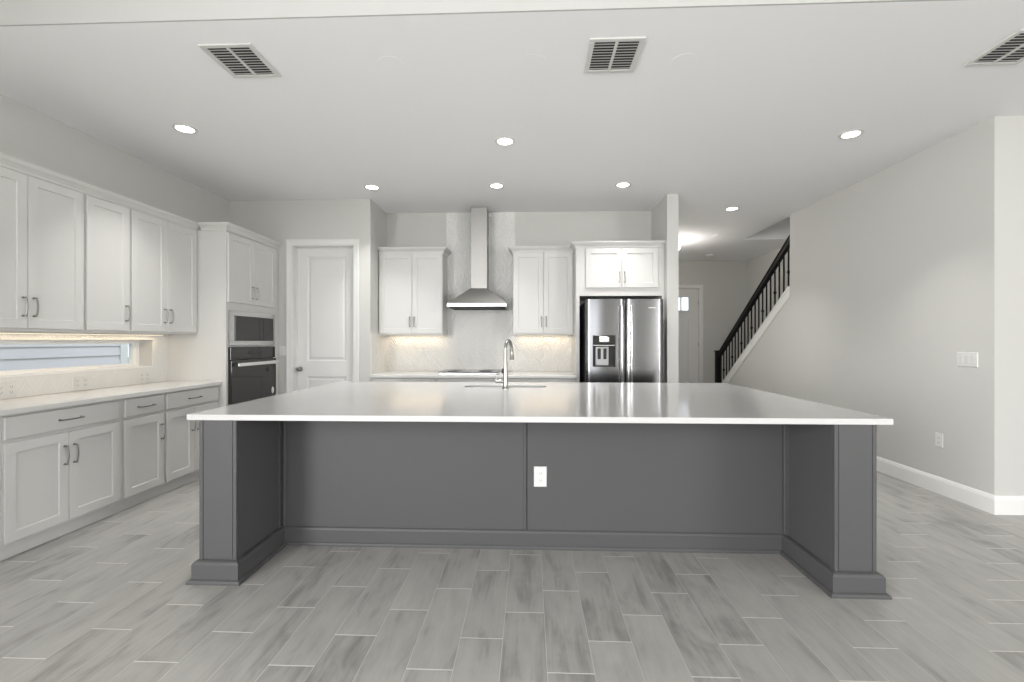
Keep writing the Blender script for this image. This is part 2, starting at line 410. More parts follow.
# white sloping cap and skirt over the knee wall
f = MB()
def zt(y): return 2.055 - 0.700 * (y - 6.44)
f.prism([(6.44, zt(6.44) - 0.125), (8.95, zt(8.95) - 0.125), (8.95, zt(8.95)), (6.44, zt(6.44))], 'x', XR - 0.016, XR + 0.146)
f.prism([(6.44, zt(6.44)), (8.95, zt(8.95)), (8.95, zt(8.95) + 0.02), (6.44, zt(6.44) + 0.02)], 'x', XR - 0.028, XR + 0.158)
struct(f.build('trim_1', M_TRIM))

# ---------------------------------------------------------------- doors and windows of the shell
def pull_knob(parent, x, y, z, m, sgn=-1):
    k = MB(); k.lathe([(0.031, 0), (0.031, 0.006), (0.012, 0.010), (0.011, 0.032), (0.024, 0.040), (0.029, 0.052), (0.024, 0.064), (0.0, 0.067)], (0, 0, 0), 20, 'y')
    for v in k.bm.verts: v.co = Vector((v.co.x + x, y + sgn * v.co.y, v.co.z + z))
    return k.build('door_knob', m, parent, 35)
d1 = sempty('door_1', (0, 5.52, 0))
f = MB()
cas = [(0, 0), (0, -0.018), (0.012, -0.022), (0.060, -0.018), (0.074, -0.010), (0.074, 0)]
def casing(f, x0, x1, zt_, y0, wd=0.074, th=0.020):
    # mitred three-sided casing, front towards -y
    ins = [(0, 0.0), (0.004, -th * 0.7), (wd * 0.55, -th * 0.8), (wd * 0.8, -th), (wd, -th * 0.9), (wd, 0.0)]
    rr = []
    for o, y in ins:
        rr.append([f.bm.verts.new((x0 - o, y0 + y, 0)), f.bm.verts.new((x0 - o, y0 + y, zt_ + o)), f.bm.verts.new((x1 + o, y0 + y, zt_ + o)), f.bm.verts.new((x1 + o, y0 + y, 0))])
    for A, B in zip(rr, rr[1:]):
        for k in range(3): f.bm.faces.new([A[k], A[k + 1], B[k + 1], B[k]])
casing(f, DX0 + 0.006, DX1 - 0.006, DZ - 0.006, 0.0)
f.box(DX0, DX0 + 0.012, 0, 0.2, 0, DZ); f.box(DX1 - 0.012, DX1, 0, 0.2, 0, DZ); f.box(DX0 + 0.012, DX1 - 0.012, 0, 0.2, DZ - 0.012, DZ)
f.box(DX1 - 0.022, DX1 - 0.012, 0.085, 0.1, 0, DZ - 0.012); f.box(DX0 + 0.012, DX0 + 0.022, 0.085, 0.1, 0, DZ - 0.012); f.box(DX0 + 0.012, DX1 - 0.012, 0.085, 0.1, DZ - 0.022, DZ - 0.012)
f.build('door_frame', M_DOOR, d1)
def panel_door(name, x0, x1, y, t, z1, panels, m, parent):
    # slab door with stiles, rails and raised panels; front face at y
    f = MB(); xs = [x0, panels[0][0], panels[0][1], x1]
    f.box(x0, panels[0][0], y, y + t, 0.008, z1); f.box(panels[0][1], x1, y, y + t, 0.008, z1)
    zz = [0.008] + [v for p in panels for v in (p[2], p[3])] + [z1]
    for i in range(0, len(zz), 2): f.box(panels[0][0], panels[0][1], y, y + t, zz[i], zz[i + 1])
    for a, b, c, d in panels:
        f.rings(a, b, c, d, [(0, y), (0.016, y + 0.012), (0.030, y + 0.012), (0.046, y + 0.004)], y + t - 0.004)
    return f.build(name, m, parent)
leaf = panel_door('door_leaf', DX0 + 0.015, DX1 - 0.015, 0.102, 0.035, DZ - 0.016, [(-2.768, -2.272, 0.14, 0.885), (-2.768, -2.272, 1.075, 2.375)], M_DOOR, d1)
pull_knob(leaf, DX0 + 0.055, 0.102, 0.975, M_NICKEL)

# front door at the end of the hall
d2 = sempty('door_2', (0, 10.08, 0))
f = MB(); casing(f, 2.758, 3.666, 2.464, 0.0, 0.07)
f.box(2.752, 2.764, 0, 0.17, 0, 2.47); f.box(3.660, 3.672, 0, 0.17, 0, 2.47); f.box(2.764, 3.660, 0, 0.17, 2.458, 2.47)
f.build('door_frame', M_DOOR, d2)
GX0, GX1, GZ0, GZ1 = 2.97, 3.455, 1.99, 2.27
f = MB(); y0, y1 = 0.06, 0.105
f.box(2.767, GX0, y0, y1, 0.01, 2.455); f.box(GX1, 3.657, y0, y1, 0.01, 2.455)
f.box(GX0, GX1, y0, y1, GZ1, 2.455); f.box(GX0, GX1, y0, y1, 1.80, GZ0); f.box(GX0, GX1, y0, y1, 0.01, 0.22)
for i in range(4):
    a = GX0 + (GX1 - GX0) * i / 4; f.box(a + 0.003, a + (GX1 - GX0) / 4 - 0.003, y0 + 0.008, y1 - 0.008, 0.22, 1.80)
for i in (1, 2): 
    a = GX0 + (GX1 - GX0) * i / 3; f.box(a - 0.011, a + 0.011, y0, y1, GZ0, GZ1)
f.box(GX0 - 0.03, GX1 + 0.03, y0 - 0.02, y0, 1.94, 1.985)
fl = f.build('door_leaf', M_DOOR, d2)
f = MB(); f.box(GX0, GX1, 0.078, 0.086, GZ0, GZ1); f.build('glass_pane', M_GLASS, fl)
for z in (0.35, 1.25, 2.15):
    f = MB(); f.lathe([(0.009, -0.05), (0.009, 0.05)], (3.661, 0.052, z), 10); f.build('hinge', M_NICKEL, d2, 35)
pull_knob(fl, 2.83, 0.06, 0.95, M_NICKEL)

# low window over the counter
w1 = sempty('window_1', (XL, 0, 0))
f = MB()
f.box(-0.2, -0.13, WIN[0], WIN[1], WIN[2], WIN[2] + 0.022); f.box(-0.2, -0.13, WIN[0], WIN[1], WIN[3] - 0.022, WIN[3])
f.box(-0.2, -0.13, WIN[1] - 0.03, WIN[1], WIN[2] + 0.022, WIN[3] - 0.022); f.box(-0.2, -0.13, WIN[0], WIN[0] + 0.03, WIN[2] + 0.022, WIN[3] - 0.022)
fr = f.build('window_frame', M_VINYL, w1)
f = MB()
a, b, c, d = WIN[0] + 0.03, WIN[1] - 0.03, WIN[2] + 0.022, WIN[3] - 0.022
f.box(-0.185, -0.145, a, b, c, c + 0.014); f.box(-0.185, -0.145, a, b, d - 0.014, d); f.box(-0.185, -0.145, b - 0.028, b, c + 0.014, d - 0.014); f.box(-0.185, -0.145, a, a + 0.028, c + 0.014, d - 0.014)
f.build('sash', M_VINYL, w1)
f = MB(); f.box(-0.168, -0.162, a + 0.028, b - 0.028, c + 0.014, d - 0.014); f.build('glass_pane', M_GLASS, w1)
f = MB(); f.box(-0.13, 0.012, WIN[0], WIN[1] - 0.001, WIN[2] - 0.0, WIN[2] + 0.012); f.build('window_sill', M_VINYL, w1)
# living room glazing (unseen, behind the camera)
for nm, x0, x1, y0, y1, z0, z1, n in (('window_2', -3.1, 1.5, -5.02, -4.97, 0.05, 2.65, 3), ('window_3', -3.1, 1.5, -5.02, -4.97, 3.2, 4.3, 3)):
    we = sempty(nm); f = MB(); t = 0.06
    f.box(x0, x1, y0, y1, z0, z0 + t); f.box(x0, x1, y0, y1, z1 - t, z1)
    for i in range(n + 1):
        xx = x0 + (x1 - x0 - t) * i / n; f.box(xx, xx + t, y0, y1, z0 + t, z1 - t)
    f.build('window_frame', M_VINYL, we)

# tile on the walls between counter and wall cabinets
f = MB()
wz0, wz1 = 0.921, 1.43
f2 = wall_with_holes('wall_tile_window', 'x', XL, XL + 0.009, 1.8, 4.549, wz0, wz1, [WIN], M_TILE_L)
f = MB(); f.box(-1.926, -1.12, 6.151, 6.16, wz0, wz1); f.box(-0.19, 0.60, 6.151, 6.16, wz0, wz1); f.box(-1.12, -0.19, 6.149, 6.16, wz0, HC - 0.001)
struct(f.build('wall_tile_back', M_TILE_B))
f = MB(); f.box(-1.935, -1.926, 5.45 + 0.08, 6.16, wz0, wz1); struct(f.build('wall_tile_return', M_TILE_L))

# ---------------------------------------------------------------- cabinets
T = 0.020
def shaker(name, x0, x1, z0, z1, parent, m=M_CAB, rail=0.060):
    f = MB(); f.rings(x0, x1, z0, z1, [(0, -T + 0.002), (0.002, -T), (rail, -T), (rail + 0.003, -T + 0.010)], -0.0005)
    return f.build(name, m, parent)
def slab(name, x0, x1, z0, z1, parent, m=M_CAB):
    f = MB(); f.rings(x0, x1, z0, z1, [(0, -T + 0.005), (0.005, -T)], -0.0005)
    return f.build(name, m, parent)
def handle(parent, x, z, vertical=True, ln=0.130, y=-T):
    f = MB(); h = ln / 2; pts = []; rs = []
    for i in range(13):
        t = -1 + 2 * i / 12; pts.append((t * h, -0.022 - 0.010 * (1 - t * t))); rs.append(0.0050)
    mk = (lambda a, b: (x, y + b, z + a)) if vertical else (lambda a, b: (x + a, y + b, z))
    f.tube([mk(a, b) for a, b in pts], rs, 8)
    for sg in (-1, 1):
        f.tube([mk(sg * h * 0.94, 0.0), mk(sg * h * 0.94, -0.005), mk(sg * h * 0.94, -0.0051), mk(sg * h * 0.94, -0.026)], [0.0075, 0.0075, 0.0050, 0.0050], 8)
    return f.build('handle', M_NICKEL, parent, 40)
CROWN = [(0, 0), (0.012, 0), (0.014, 0.018), (0.028, 0.034), (0.046, 0.046), (0.054, 0.060), (0.058, 0.062), (0.058, 0.072), (0, 0.072)]
def crown(parent, path, z):
    f = MB(); f.sweep(path, [(o, zz + z) for o, zz in CROWN]); return f.build('crown_moulding', M_CAB, parent)

G90 = R(90)
# --- wall cabinets over the window: local x = world y, front at local y = 0
XU = -3.390
def upper(name, label, loc, rz, wd, dep, z0, z1, doors, handles, cpath=None, group=None):
    t = thing(name, label, 'cabinet', loc, rz, group)
    f = MB(); f.box(0, wd, 0, dep, z0, z1 + 0.005)
    f.build('cabinet_box', M_CAB, t)
    for (a, b), hx in zip(doors, handles):
        d = shaker('door', a, b, z0 + 0.020, z1, t)
        handle(d, hx, z0 + 0.020 + 0.145)
    if cpath: crown(t, cpath, z1 + 0.005)
    return t
gU = 'white wall cabinets over the window'
dp = abs(XL + 0.009 - XU) - 0.0095 + 0.0
upper('wall_cabinet', 'white two-door wall cabinet over the low window, the one farthest from the oven tower', (XU, 2.572, 0), G90, 0.793, 0.299, 1.392, 2.442,
      [(0.012, 0.392), (0.396, 0.780)], [0.362, 0.428], [(0.0, 0), (0.793, 0)], gU)
upper('wall_cabinet', 'narrow white single-door wall cabinet between two wider ones over the low window', (XU, 3.365, 0), G90, 0.399, 0.299, 1.392, 2.442,
      [(0.014, 0.387)], [0.352], [(0, 0), (0.399, 0)], gU)
upper('wall_cabinet', 'white two-door wall cabinet over the window end, touching the tall oven tower', (XU, 3.764, 0), G90, 0.785, 0.299, 1.392, 2.442,
      [(0.012, 0.389), (0.394, 0.772)], [0.358, 0.425], [(0, 0), (0.785, 0)], gU)

# --- base cabinets under the window
XBF = -3.160
def base(name, label, loc, rz, wd, dep, drawer, dhandles, doors, handles, group=None, toe=True):
    t = thing(name, label, 'cabinet', loc, rz, group)
    f = MB(); f.box(0, wd, 0, dep, 0.085, 0.884); f.box(0, wd, 0.04, dep, 0.0, 0.085)
    f.build('cabinet_box', M_CAB, t)
    if toe:
        f = MB(); f.box(0, wd, 0.028, 0.040, 0.0, 0.085, 0.0); f.build('toe_board', M_CAB, t)
    for (a, b), hx in zip(drawer, dhandles):
        d = slab('drawer', a, b, 0.730, 0.870, t); handle(d, hx, 0.797, False, 0.155)
    for (a, b), hx in zip(doors, handles):
        d = shaker('door', a, b, 0.106, 0.708, t)
        if hx is not None: handle(d, hx, 0.555)
    return t
gB = 'white base cabinets along the window wall'
base('base_cabinet', 'white base cabinet below the window, cut off by the edge of the picture', (XBF, 1.90, 0), G90, 0.717, 0.52, [(0.02, 0.700)], [0.36], [(0.02, 0.358), (0.363, 0.700)], [0.328, 0.393], gB)
base('base_cabinet', 'wide white base cabinet under the window, its drawer and both doors in full view', (XBF, 2.617, 0), G90, 0.808, 0.52, [(0.018, 0.794)], [0.412], [(0.018, 0.402), (0.407, 0.794)], [0.372, 0.437], gB)
base('base_cabinet', 'narrow white base cabinet with one drawer above a single door, mid run', (XBF, 3.425, 0), G90, 0.426, 0.52, [(0.033, 0.413)], [0.222], [(0.033, 0.413)], [0.381], gB)
base('base_cabinet', 'white base cabinet with drawer and doors beside the oven tower, partly behind the island', (XBF, 3.851, 0), G90, 0.698, 0.52, [(0.018, 0.684)], [0.345], [(0.018, 0.344), (0.349, 0.684)], [0.314, 0.380], gB)
# counter over them
f = MB(); f.box(XL + 0.001, -3.113, 1.85, 4.548, 0.885, 0.920, 0.003)
tag(f.build('countertop', M_GREYSTONE), 'pale quartz worktop along the window wall on white base cabinets', 'countertop')

# --- oven tower
TX, TW = -3.077, 0.969
t = thing('oven_tower', 'tall white cabinet tower holding the microwave and wall oven', 'cabinet', (TX, 4.550, 0), G90)
f = MB()
W0, W1 = 0.045, 0.855
f.box(0, W0 - 0.012, 0, 0.612, 0, 2.447); f.box(W1 + 0.012, TW - 0.001, 0, 0.612, 0, 2.447)
f.box(W0 - 0.012, W1 + 0.012, 0.60, 0.612, 0, 2.447)
f.box(W0 - 0.012, W1 + 0.012, 0, 0.60, 1.645, 2.447); f.box(W0 - 0.012, W1 + 0.012, 0, 0.60, 1.262, 1.280); f.box(W0 - 0.012, W1 + 0.012, 0, 0.60, 0, 0.675)
f.build('cabinet_box', M_CAB, t)
for a, b, hx in ((0.016, 0.441, 0.408), (0.446, 0.872, 0.479)):
    d = shaker('door', a, b, 1.725, 2.43, t); handle(d, hx, 1.725 + 0.13)
for a, b in ((0.016, 0.441), (0.446, 0.872)): slab('drawer', a, b, 0.12, 0.66, t)
f = MB(); f.box(0, TW - 0.001, -0.010, -0.0005, 0, 0.088); f.build('toe_board', M_CAB, t)
crown(t, [(0.0, 0.252), (0, 0), (TW - 0.001, 0)], 2.447)
# microwave
t = thing('microwave', 'built-in microwave with stainless trim and black window above the wall oven', 'microwave', (TX, 4.550, 0), G90)
f = MB(); a, b, z0, z1 = W0 - 0.010, W1 - 0.005, 1.2815, 1.643
f.box(a, b, -0.022, 0, z1 - 0.052, z1); f.box(a, b, -0.022, 0, z0, z0 + 0.045); f.box(a, a + 0.062, -0.022, 0, z0 + 0.045, z1 - 0.052); f.box(b - 0.028, b, -0.022, 0, z0 + 0.045, z1 - 0.052)
f.build('trim_kit', M_STEEL, t)
f = MB(); f.box(a + 0.062, b - 0.028, -0.016, 0.40, z0 + 0.045, z1 - 0.052); f.build('microwave_body', M_BLACK, t)
f = MB(); f.box(a + 0.068, b - 0.24, -0.026, -0.016, z0 + 0.05, z1 - 0.057, 0.002); f.build('door', M_BLACKGLASS, t)
cp = MB(); cp.box(b - 0.235, b - 0.034, -0.026, -0.016, z0 + 0.05, z1 - 0.057, 0.002); cp = cp.build('control_panel', M_BLACKGLASS, t)
# wall oven
t = thing('wall_oven', 'black glass wall oven with pale bar handle below the microwave', 'oven', (TX, 4.550, 0), G90)
a, b, z0, z1 = W0 - 0.009, W1 + 0.004, 0.677, 1.260
f = MB(); f.box(a + 0.006, b - 0.006, 0.0, 0.55, z0, z1); f.build('oven_body', M_BLACK, t)
f = MB(); f.box(a, b, -0.024, 0.0, 1.130, z1, 0.003); cp = f.build('control_panel', M_BLACKGLASS, t)
f = MB(); f.box(0.33, 0.57, -0.0252, -0.024, 1.180, 1.215); f.build('display', M_BLACK, cp)
f = MB(); f.box(a, b, -0.034, 0.0, z0, 1.124, 0.003); d = f.build('door', M_BLACKGLASS, t)
f = MB(); f.box(a + 0.05, b - 0.02, -0.082, -0.066, 1.060, 1.098, 0.006, 2)
for xx in (a + 0.09, b - 0.06): f.box(xx - 0.012, xx + 0.012, -0.070, -0.034, 1.068, 1.090)
f.build('handle', M_CHROME, d)
f = MB(); f.lathe([(0.026, 0), (0.026, 0.001), (0.0, 0.001)], (0, 0, 0), 20, 'y')
for v in f.bm.verts: v.co = Vector((v.co.x + b - 0.07, -0.0341 - v.co.y, v.co.z * 1.6 + 0.745))
f.build('sticker', M_PLASTIC, d)

# --- back wall: cabinets, counter, cooktop, hood
BY = 6.159
gK = 'white wall cabinets beside the hood'
upper('wall_cabinet', 'white two-door wall cabinet between pantry corner and range hood', (-1.928, 5.825, 0), 0, 0.822, 0.333, 1.404, 2.44,
      [(0.008, 0.428), (0.432, 0.814)], [0.402, 0.460], [(0, 0), (0.822, 0), (0.822, 0.333)], gK)
upper('wall_cabinet', 'white two-door wall cabinet between range hood and fridge surround', (-0.212, 5.825, 0), 0, 0.765, 0.333, 1.404, 2.44,
      [(0.010, 0.386), (0.390, 0.750)], [0.360, 0.418], [(0, 0.333), (0, 0), (0.765, 0)], gK)
gb = 'white base cabinets on the back wall'
base('base_cabinet', 'white drawer base cabinet on the back wall beside the pantry corner', (-1.933, 5.53, 0), 0, 0.803, 0.62, [(0.01, 0.793)], [0.4], [(0.01, 0.399), (0.403, 0.793)], [0.37, 0.43], gb)
base('base_cabinet', 'white drawer base cabinet directly under the cooktop', (-1.128, 5.53, 0), 0, 0.765, 0.62, [(0.01, 0.755)], [0.38], [(0.01, 0.38), (0.385, 0.755)], [0.35, 0.415], gb)
base('base_cabinet', 'white drawer base cabinet on the back wall beside the fridge surround', (-0.361, 5.53, 0), 0, 0.914, 0.62, [(0.01, 0.904)], [0.45], [(0.01, 0.455), (0.459, 0.904)], [0.425, 0.49], gb)
f = MB(); f.box(-1.925, 0.553, 5.455, 6.148, 0.885, 0.920, 0.003)
tag(f.build('countertop', M_GREYSTONE), 'pale quartz worktop along the back wall under the range hood', 'countertop')
t = thing('cooktop', 'low black glass cooktop set in the worktop below the hood', 'cooktop', (-0.745, 5.80, 0.9205))
f = MB(); f.box(-0.350, 0.350, -0.255, 0.225, 0, 0.0215, 0.002); f.build('frame', M_STEEL, t)
f = MB(); f.box(-0.362, 0.362, -0.27, 0.24, 0.022, 0.030, 0.002); f.build('glass_top', M_BLACKGLASS, t)
for i, (x, y) in enumerate(((-0.2, -0.14), (0.2, -0.14), (-0.2, 0.10), (0.2, 0.10))):
    f = MB(); f.lathe([(0.085, 0), (0.085, 0.0004), (0.080, 0.0004), (0.080, 0)], (x, y, 0.0302), 28); f.build('burner_ring', M_DISP, t, 30)
# hood
t = thing('range_hood', 'stainless chimney range hood on the wavy white tile above the cooktop', 'range hood', (-0.654, 6.147, 1.737))
f = MB(); f.box(-0.372, 0.372, -0.485, -0.003, 0.012, 0.058, 0.003); f.build('lip', M_CHROME if False else M_STEEL, t)
f = MB(); f.box(-0.345, 0.345, -0.46, -0.03, 0.0, 0.012); f.build('filter', M_DARK, t)
f = MB()
A = [(-0.372, -0.485, 0.0585), (0.372, -0.485, 0.0585), (0.372, -0.003, 0.0585), (-0.372, -0.003, 0.0585)]
B = [(-0.108, -0.235, 0.268), (0.108, -0.235, 0.268), (0.108, -0.003, 0.268), (-0.108, -0.003, 0.268)]
va = [f.bm.verts.new(p) for p in A]; vb = [f.bm.verts.new(p) for p in B]
for k in range(4): f.bm.faces.new([va[k], va[(k + 1) % 4], vb[(k + 1) % 4], vb[k]])
f.bm.faces.new(va[::-1]); f.bm.faces.new(vb)
f.build('canopy', M_HOOD, t)
f = MB(); f.box(-0.1045, 0.1045, -0.232, -0.003, 0.268, 1.312, 0.002); f.box(-0.102, 0.102, -0.229, -0.004, 0.85, 1.312)
f.build('chimney', M_HOOD, t)
# fridge surround
t = thing('fridge_surround', 'white cabinet surround with two short doors above the stainless fridge', 'cabinet', (0.556, 5.55, 0))
f = MB(); f.box(0, 0.042, 0, 0.598, 0, 1.866); f.box(0, 1.050, 0, 0.598, 1.866, 2.44); f.box(1.018, 1.050, 0, 0.598, 0, 1.866)
f.build('cabinet_box', M_CAB, t)
for a, b, hx in ((0.115, 0.541, 0.515), (0.546, 0.972, 0.572)):
    d = shaker('door', a, b, 1.962, 2.432, t); handle(d, hx, 1.962 + 0.125)
crown(t, [(0.0, 0.212), (0, 0), (1.050, 0)], 2.44)
# fridge
t = thing('refrigerator', 'stainless steel french-door refrigerator with water dispenser', 'refrigerator', (0.645, 5.32, 0))
FW = 0.885
f = MB(); f.box(0.004, FW - 0.004, 0.075, 0.80, 0.03, 1.780); f.build('fridge_body', M_BLACK, t)
def curved_door(name, x0, x1, z0, z1, hole=None):
    f = MB(); n = 16; xs = [x0 + (x1 - x0) * i / n for i in range(n + 1)]
    zs = [z0, z1]
    if hole: xs = sorted(set(xs + [hole[0], hole[1]])); zs = [z0, hole[2], hole[3], z1]
    def yy(x):
        u = (x - x0) / (x1 - x0); e = min(u, 1 - u) * (x1 - x0)
        r = 0.018; rd = r - math.sqrt(max(0, r * r - (r - min(e, r)) ** 2))
        return -0.014 * (1 - (2 * u - 1) ** 2) + rd
    G = [[f.bm.verts.new((x, yy(x), z)) for z in zs] for x in xs]
    K = [[f.bm.verts.new((x, 0.074, z)) for z in zs] for x in xs]
    def solid(i, j): return not (hole and hole[0] - 1e-6 <= xs[i] and xs[i + 1] <= hole[1] + 1e-6 and j == 1)
    for i in range(len(xs) - 1):
        for j in range(len(zs) - 1):
            if solid(i, j):
                f.bm.faces.new([G[i][j], G[i + 1][j], G[i + 1][j + 1], G[i][j + 1]]); f.bm.faces.new([K[i][j], K[i][j + 1], K[i + 1][j + 1], K[i + 1][j]])
        f.bm.faces.new([G[i][0], K[i][0], K[i + 1][0], G[i + 1][0]]); f.bm.faces.new([G[i][-1], G[i + 1][-1], K[i + 1][-1], K[i][-1]])
    for i in (0, -1):
        for j in range(len(zs) - 1): f.bm.faces.new([G[i][j], G[i][j + 1], K[i][j + 1], K[i][j]])
    o = f.build(name, M_FRIDGE, t, 50)
    return o, yy
MID = FW / 2 + 0.012
HOLE = (0.078, 0.338, 1.030, 1.390)
dl, yl = curved_door('door', 0.0, MID - 0.004, 0.70, 1.805, HOLE)
dr, yr = curved_door('door', MID + 0.004, FW, 0.70, 1.805)
fz, _ = curved_door('freezer_drawer', 0.0, FW, 0.05, 0.69)
def bar_handle(parent, x, z0, z1, y):
    f = MB(); pts = []
    for i in range(17):
        s = -1 + 2 * i / 16; pts.append((x, y - 0.050 - 0.012 * (1 - s * s), (z0 + z1) / 2 + s * (z1 - z0) / 2))
    f.tube(pts, 0.0125, 12)
    for z in (z0 + 0.03, z1 - 0.03): f.tube([(x, y + 0.002, z), (x, y - 0.05, z)], 0.010, 10)
    return f.build('handle', M_CHROME, parent, 40)
bar_handle(dl, MID - 0.052, 0.80, 1.735, yl(MID - 0.052)); bar_handle(dr, MID + 0.052, 0.80, 1.735, yr(MID + 0.052))
f = MB(); pts = [(0.12 + (FW - 0.24) * i / 12, -0.06 - 0.01 * math.sin(math.pi * i / 12), 0.62) for i in range(13)]; f.tube(pts, 0.0125, 12)
for x in (0.15, FW - 0.15): f.tube([(x, -0.006, 0.62), (x, -0.055, 0.62)], 0.01, 10)
f.build('handle', M_CHROME, fz, 40)
# dispenser: display strip over a recess with a grey paddle plate
h0, h1, hz0, hz1 = HOLE
dd = MB(); dd.box(h0, h1, 0.055, 0.07, hz0, hz1); dd.box(h0, h0 + 0.006, -0.012, 0.055, hz0, hz1); dd.box(h1 - 0.006, h1, -0.012, 0.055, hz0, hz1)
dd.box(h0 + 0.006, h1 - 0.006, -0.012, 0.055, hz0, hz0 + 0.012); disp = dd.build('dispenser', M_BLACK, dl)
f = MB(); f.box(h0 + 0.006, h1 - 0.006, -0.016, 0.03, hz1 - 0.105, hz1 - 0.001, 0.003); f.build('display', M_BLACKGLASS, disp)
f = MB(); f.box(h0 + 0.075, h1 - 0.075, -0.018, -0.016, hz1 - 0.075, hz1 - 0.02, 0.001); f.build('badge', M_SILVER, disp)
f = MB(); f.box(h0 + 0.006, h1 - 0.006, -0.005, 0.03, hz1 - 0.122, hz1 - 0.107, 0.003); f.build('trim_bar', M_CHROME, disp)
f = MB(); f.box(h0 + 0.036, h1 - 0.070, 0.035, 0.0545, hz0 + 0.013, hz1 - 0.130, 0.004); pp = f.build('paddle_plate', M_DISP, disp)
for xx in (h0 + 0.062, h0 + 0.128):
    f = MB(); f.box(xx, xx + 0.036, 0.024, 0.035, hz0 + 0.085, hz1 - 0.150, 0.004); f.build('paddle', M_BLACK, disp)
# small bright logo lettering on the plain door
f = MB(); x0 = MID + 0.258; yb = yr(x0 + 0.03)
for i, (wd, hh) in enumerate(((0.012, 0.012), (0.007, 0.012), (0.004, 0.010), (0.006, 0.009), (0.004, 0.012), (0.008, 0.008), (0.007, 0.008), (0.008, 0.008), (0.006, 0.008))):
    f.box(x0, x0 + wd, yb - 0.002, yb + 0.002, 1.700, 1.700 + hh); x0 += wd + 0.0025
f.build('logo', M_SILVER, dr)

# ---------------------------------------------------------------- island
IX, IY0, IY1 = 1.893, 2.470, 4.505
CT0, CT1 = 0.890, 0.922
SX0, SX1, SY0, SY1 = -0.575, 0.150, 4.000, 4.185
isl = thing('kitchen_island', 'long charcoal grey kitchen island base with two deep end pillars', 'kitchen island', (0, 2.95, 0))
f = MB(); f.box(-1.828, 1.815, 0.0, 1.50, 0.0, CT0 - 0.30); f.box(-1.828, SX0 - 0.05, 0, 1.50, CT0 - 0.30, CT0 - 0.001); f.box(SX1 + 0.05, 1.815, 0, 1.50, CT0 - 0.30, CT0 - 0.001)
f.box(SX0 - 0.05, SX1 + 0.05, 0, SY0 - 2.95 - 0.05, CT0 - 0.30, CT0 - 0.001); f.box(SX0 - 0.05, SX1 + 0.05, 1.48, 1.50, CT0 - 0.30, CT0 - 0.001)
f.build('island_body', M_ISLAND, isl)
def front_panel(x0, x1):
    f = MB(); f.box(x0, x1, -0.006, 0.0, 0.122, CT0 - 0.001); return f.build('front_panel', M_ISLAND, isl)
front_panel(-1.590, -0.020); front_panel(-0.014, 1.580)
f = MB(); f.box(-0.038, -0.0205, -0.011, -0.006, 0.122, CT0 - 0.001, 0.002); f.build('batten', M_ISLAND, isl)
for x in (-1.604, 1.586):
    f = MB(); f.box(x, x + 0.018, -0.018, -0.006, 0.122, CT0 - 0.001, 0.003); f.build('batten', M_ISLAND, isl)
PLINTH = [(0, 0), (0.044, 0), (0.044, 0.010), (0.039, 0.018), (0.026, 0.024), (0.026, 0.100), (0.018, 0.112), (0.003, 0.118), (0, 0.118)]
f = MB(); f.sweep([(-1.60, 0.0), (1.585, 0.0)], [(o * 0.55, z) for o, z in PLINTH]); f.build('base_moulding', M_ISLAND, isl)
def pillar(x0, x1, out):
    y0, y1 = 2.478 - 2.95, 0.0
    f = MB(); g = 0.006
    f.box(x0 + g, x1 - g, y0 + g, y1, 0, CT0 - 0.001)
    b = 0.020
    # applied corner battens around slightly recessed faces
    for xa in (x0, x1 - b): f.box(xa, xa + b, y0, y0 + 0.02, 0.118, CT0 - 0.001, 0.0015)
    for xs_, sg in ((x0, 1), (x1, -1)):
        a, c = (xs_, xs_ + g) if sg > 0 else (xs_ - g, xs_)
        f.box(a, c, y0 + 0.021, y0 + 0.045, 0.118, CT0 - 0.001); f.box(a, c, y1 - 0.03, y1, 0.118, CT0 - 0.001)
    p = f.build('pillar', M_ISLAND, isl)
    f = MB(); f.box(x0 + b + 0.003, x1 - b - 0.003, y0 + 0.002, y0 + g + 0.001, 0.127, CT0 - 0.001); f.build('inset_panel', M_ISLAND, p)
    path = [(x0, y1), (x0, y0), (x1, y0), (x1, y1)]
    f = MB(); f.sweep(path, PLINTH); f.build('base_moulding', M_ISLAND, p)
pillar(-1.828, -1.618, -1); pillar(1.600, 1.815, 1)
# island worktop with the sink cut-out
f = MB()
def loop_rr(x0, x1, y0, y1, r, n=6):
    pts = []
    for cx, cy, a0 in ((x1 - r, y0 + r, -90), (x1 - r, y1 - r, 0), (x0 + r, y1 - r, 90), (x0 + r, y0 + r, 180)):
        for k in range(n + 1):
            a = R(a0 + 90 * k / n); pts.append((cx + r * math.cos(a), cy + r * math.sin(a)))
    return pts
inner = loop_rr(SX0, SX1, SY0, SY1, 0.05)
b = f.bm
outer = [(-IX, IY0), (IX, IY0), (IX, IY1), (-IX, IY1)]
c = 0.0025
def outl(i, z): return [b.verts.new((x - math.copysign(i, x), y + (i if y < 3 else -i), z)) for x, y in outer]
O = [outl(c, CT0), outl(0, CT0 + c), outl(0, CT1 - c), outl(c, CT1)]
I = [[b.verts.new((x, y, z)) for x, y in inner] for z in (CT0, CT1)]
for A_, B_ in zip(O, O[1:]):
    for k in range(4): b.faces.new([A_[k], A_[(k + 1) % 4], B_[(k + 1) % 4], B_[k]])
m_ = len(inner)
for k in range(m_): b.faces.new([I[0][k], I[1][k], I[1][(k + 1) % m_], I[0][(k + 1) % m_]])
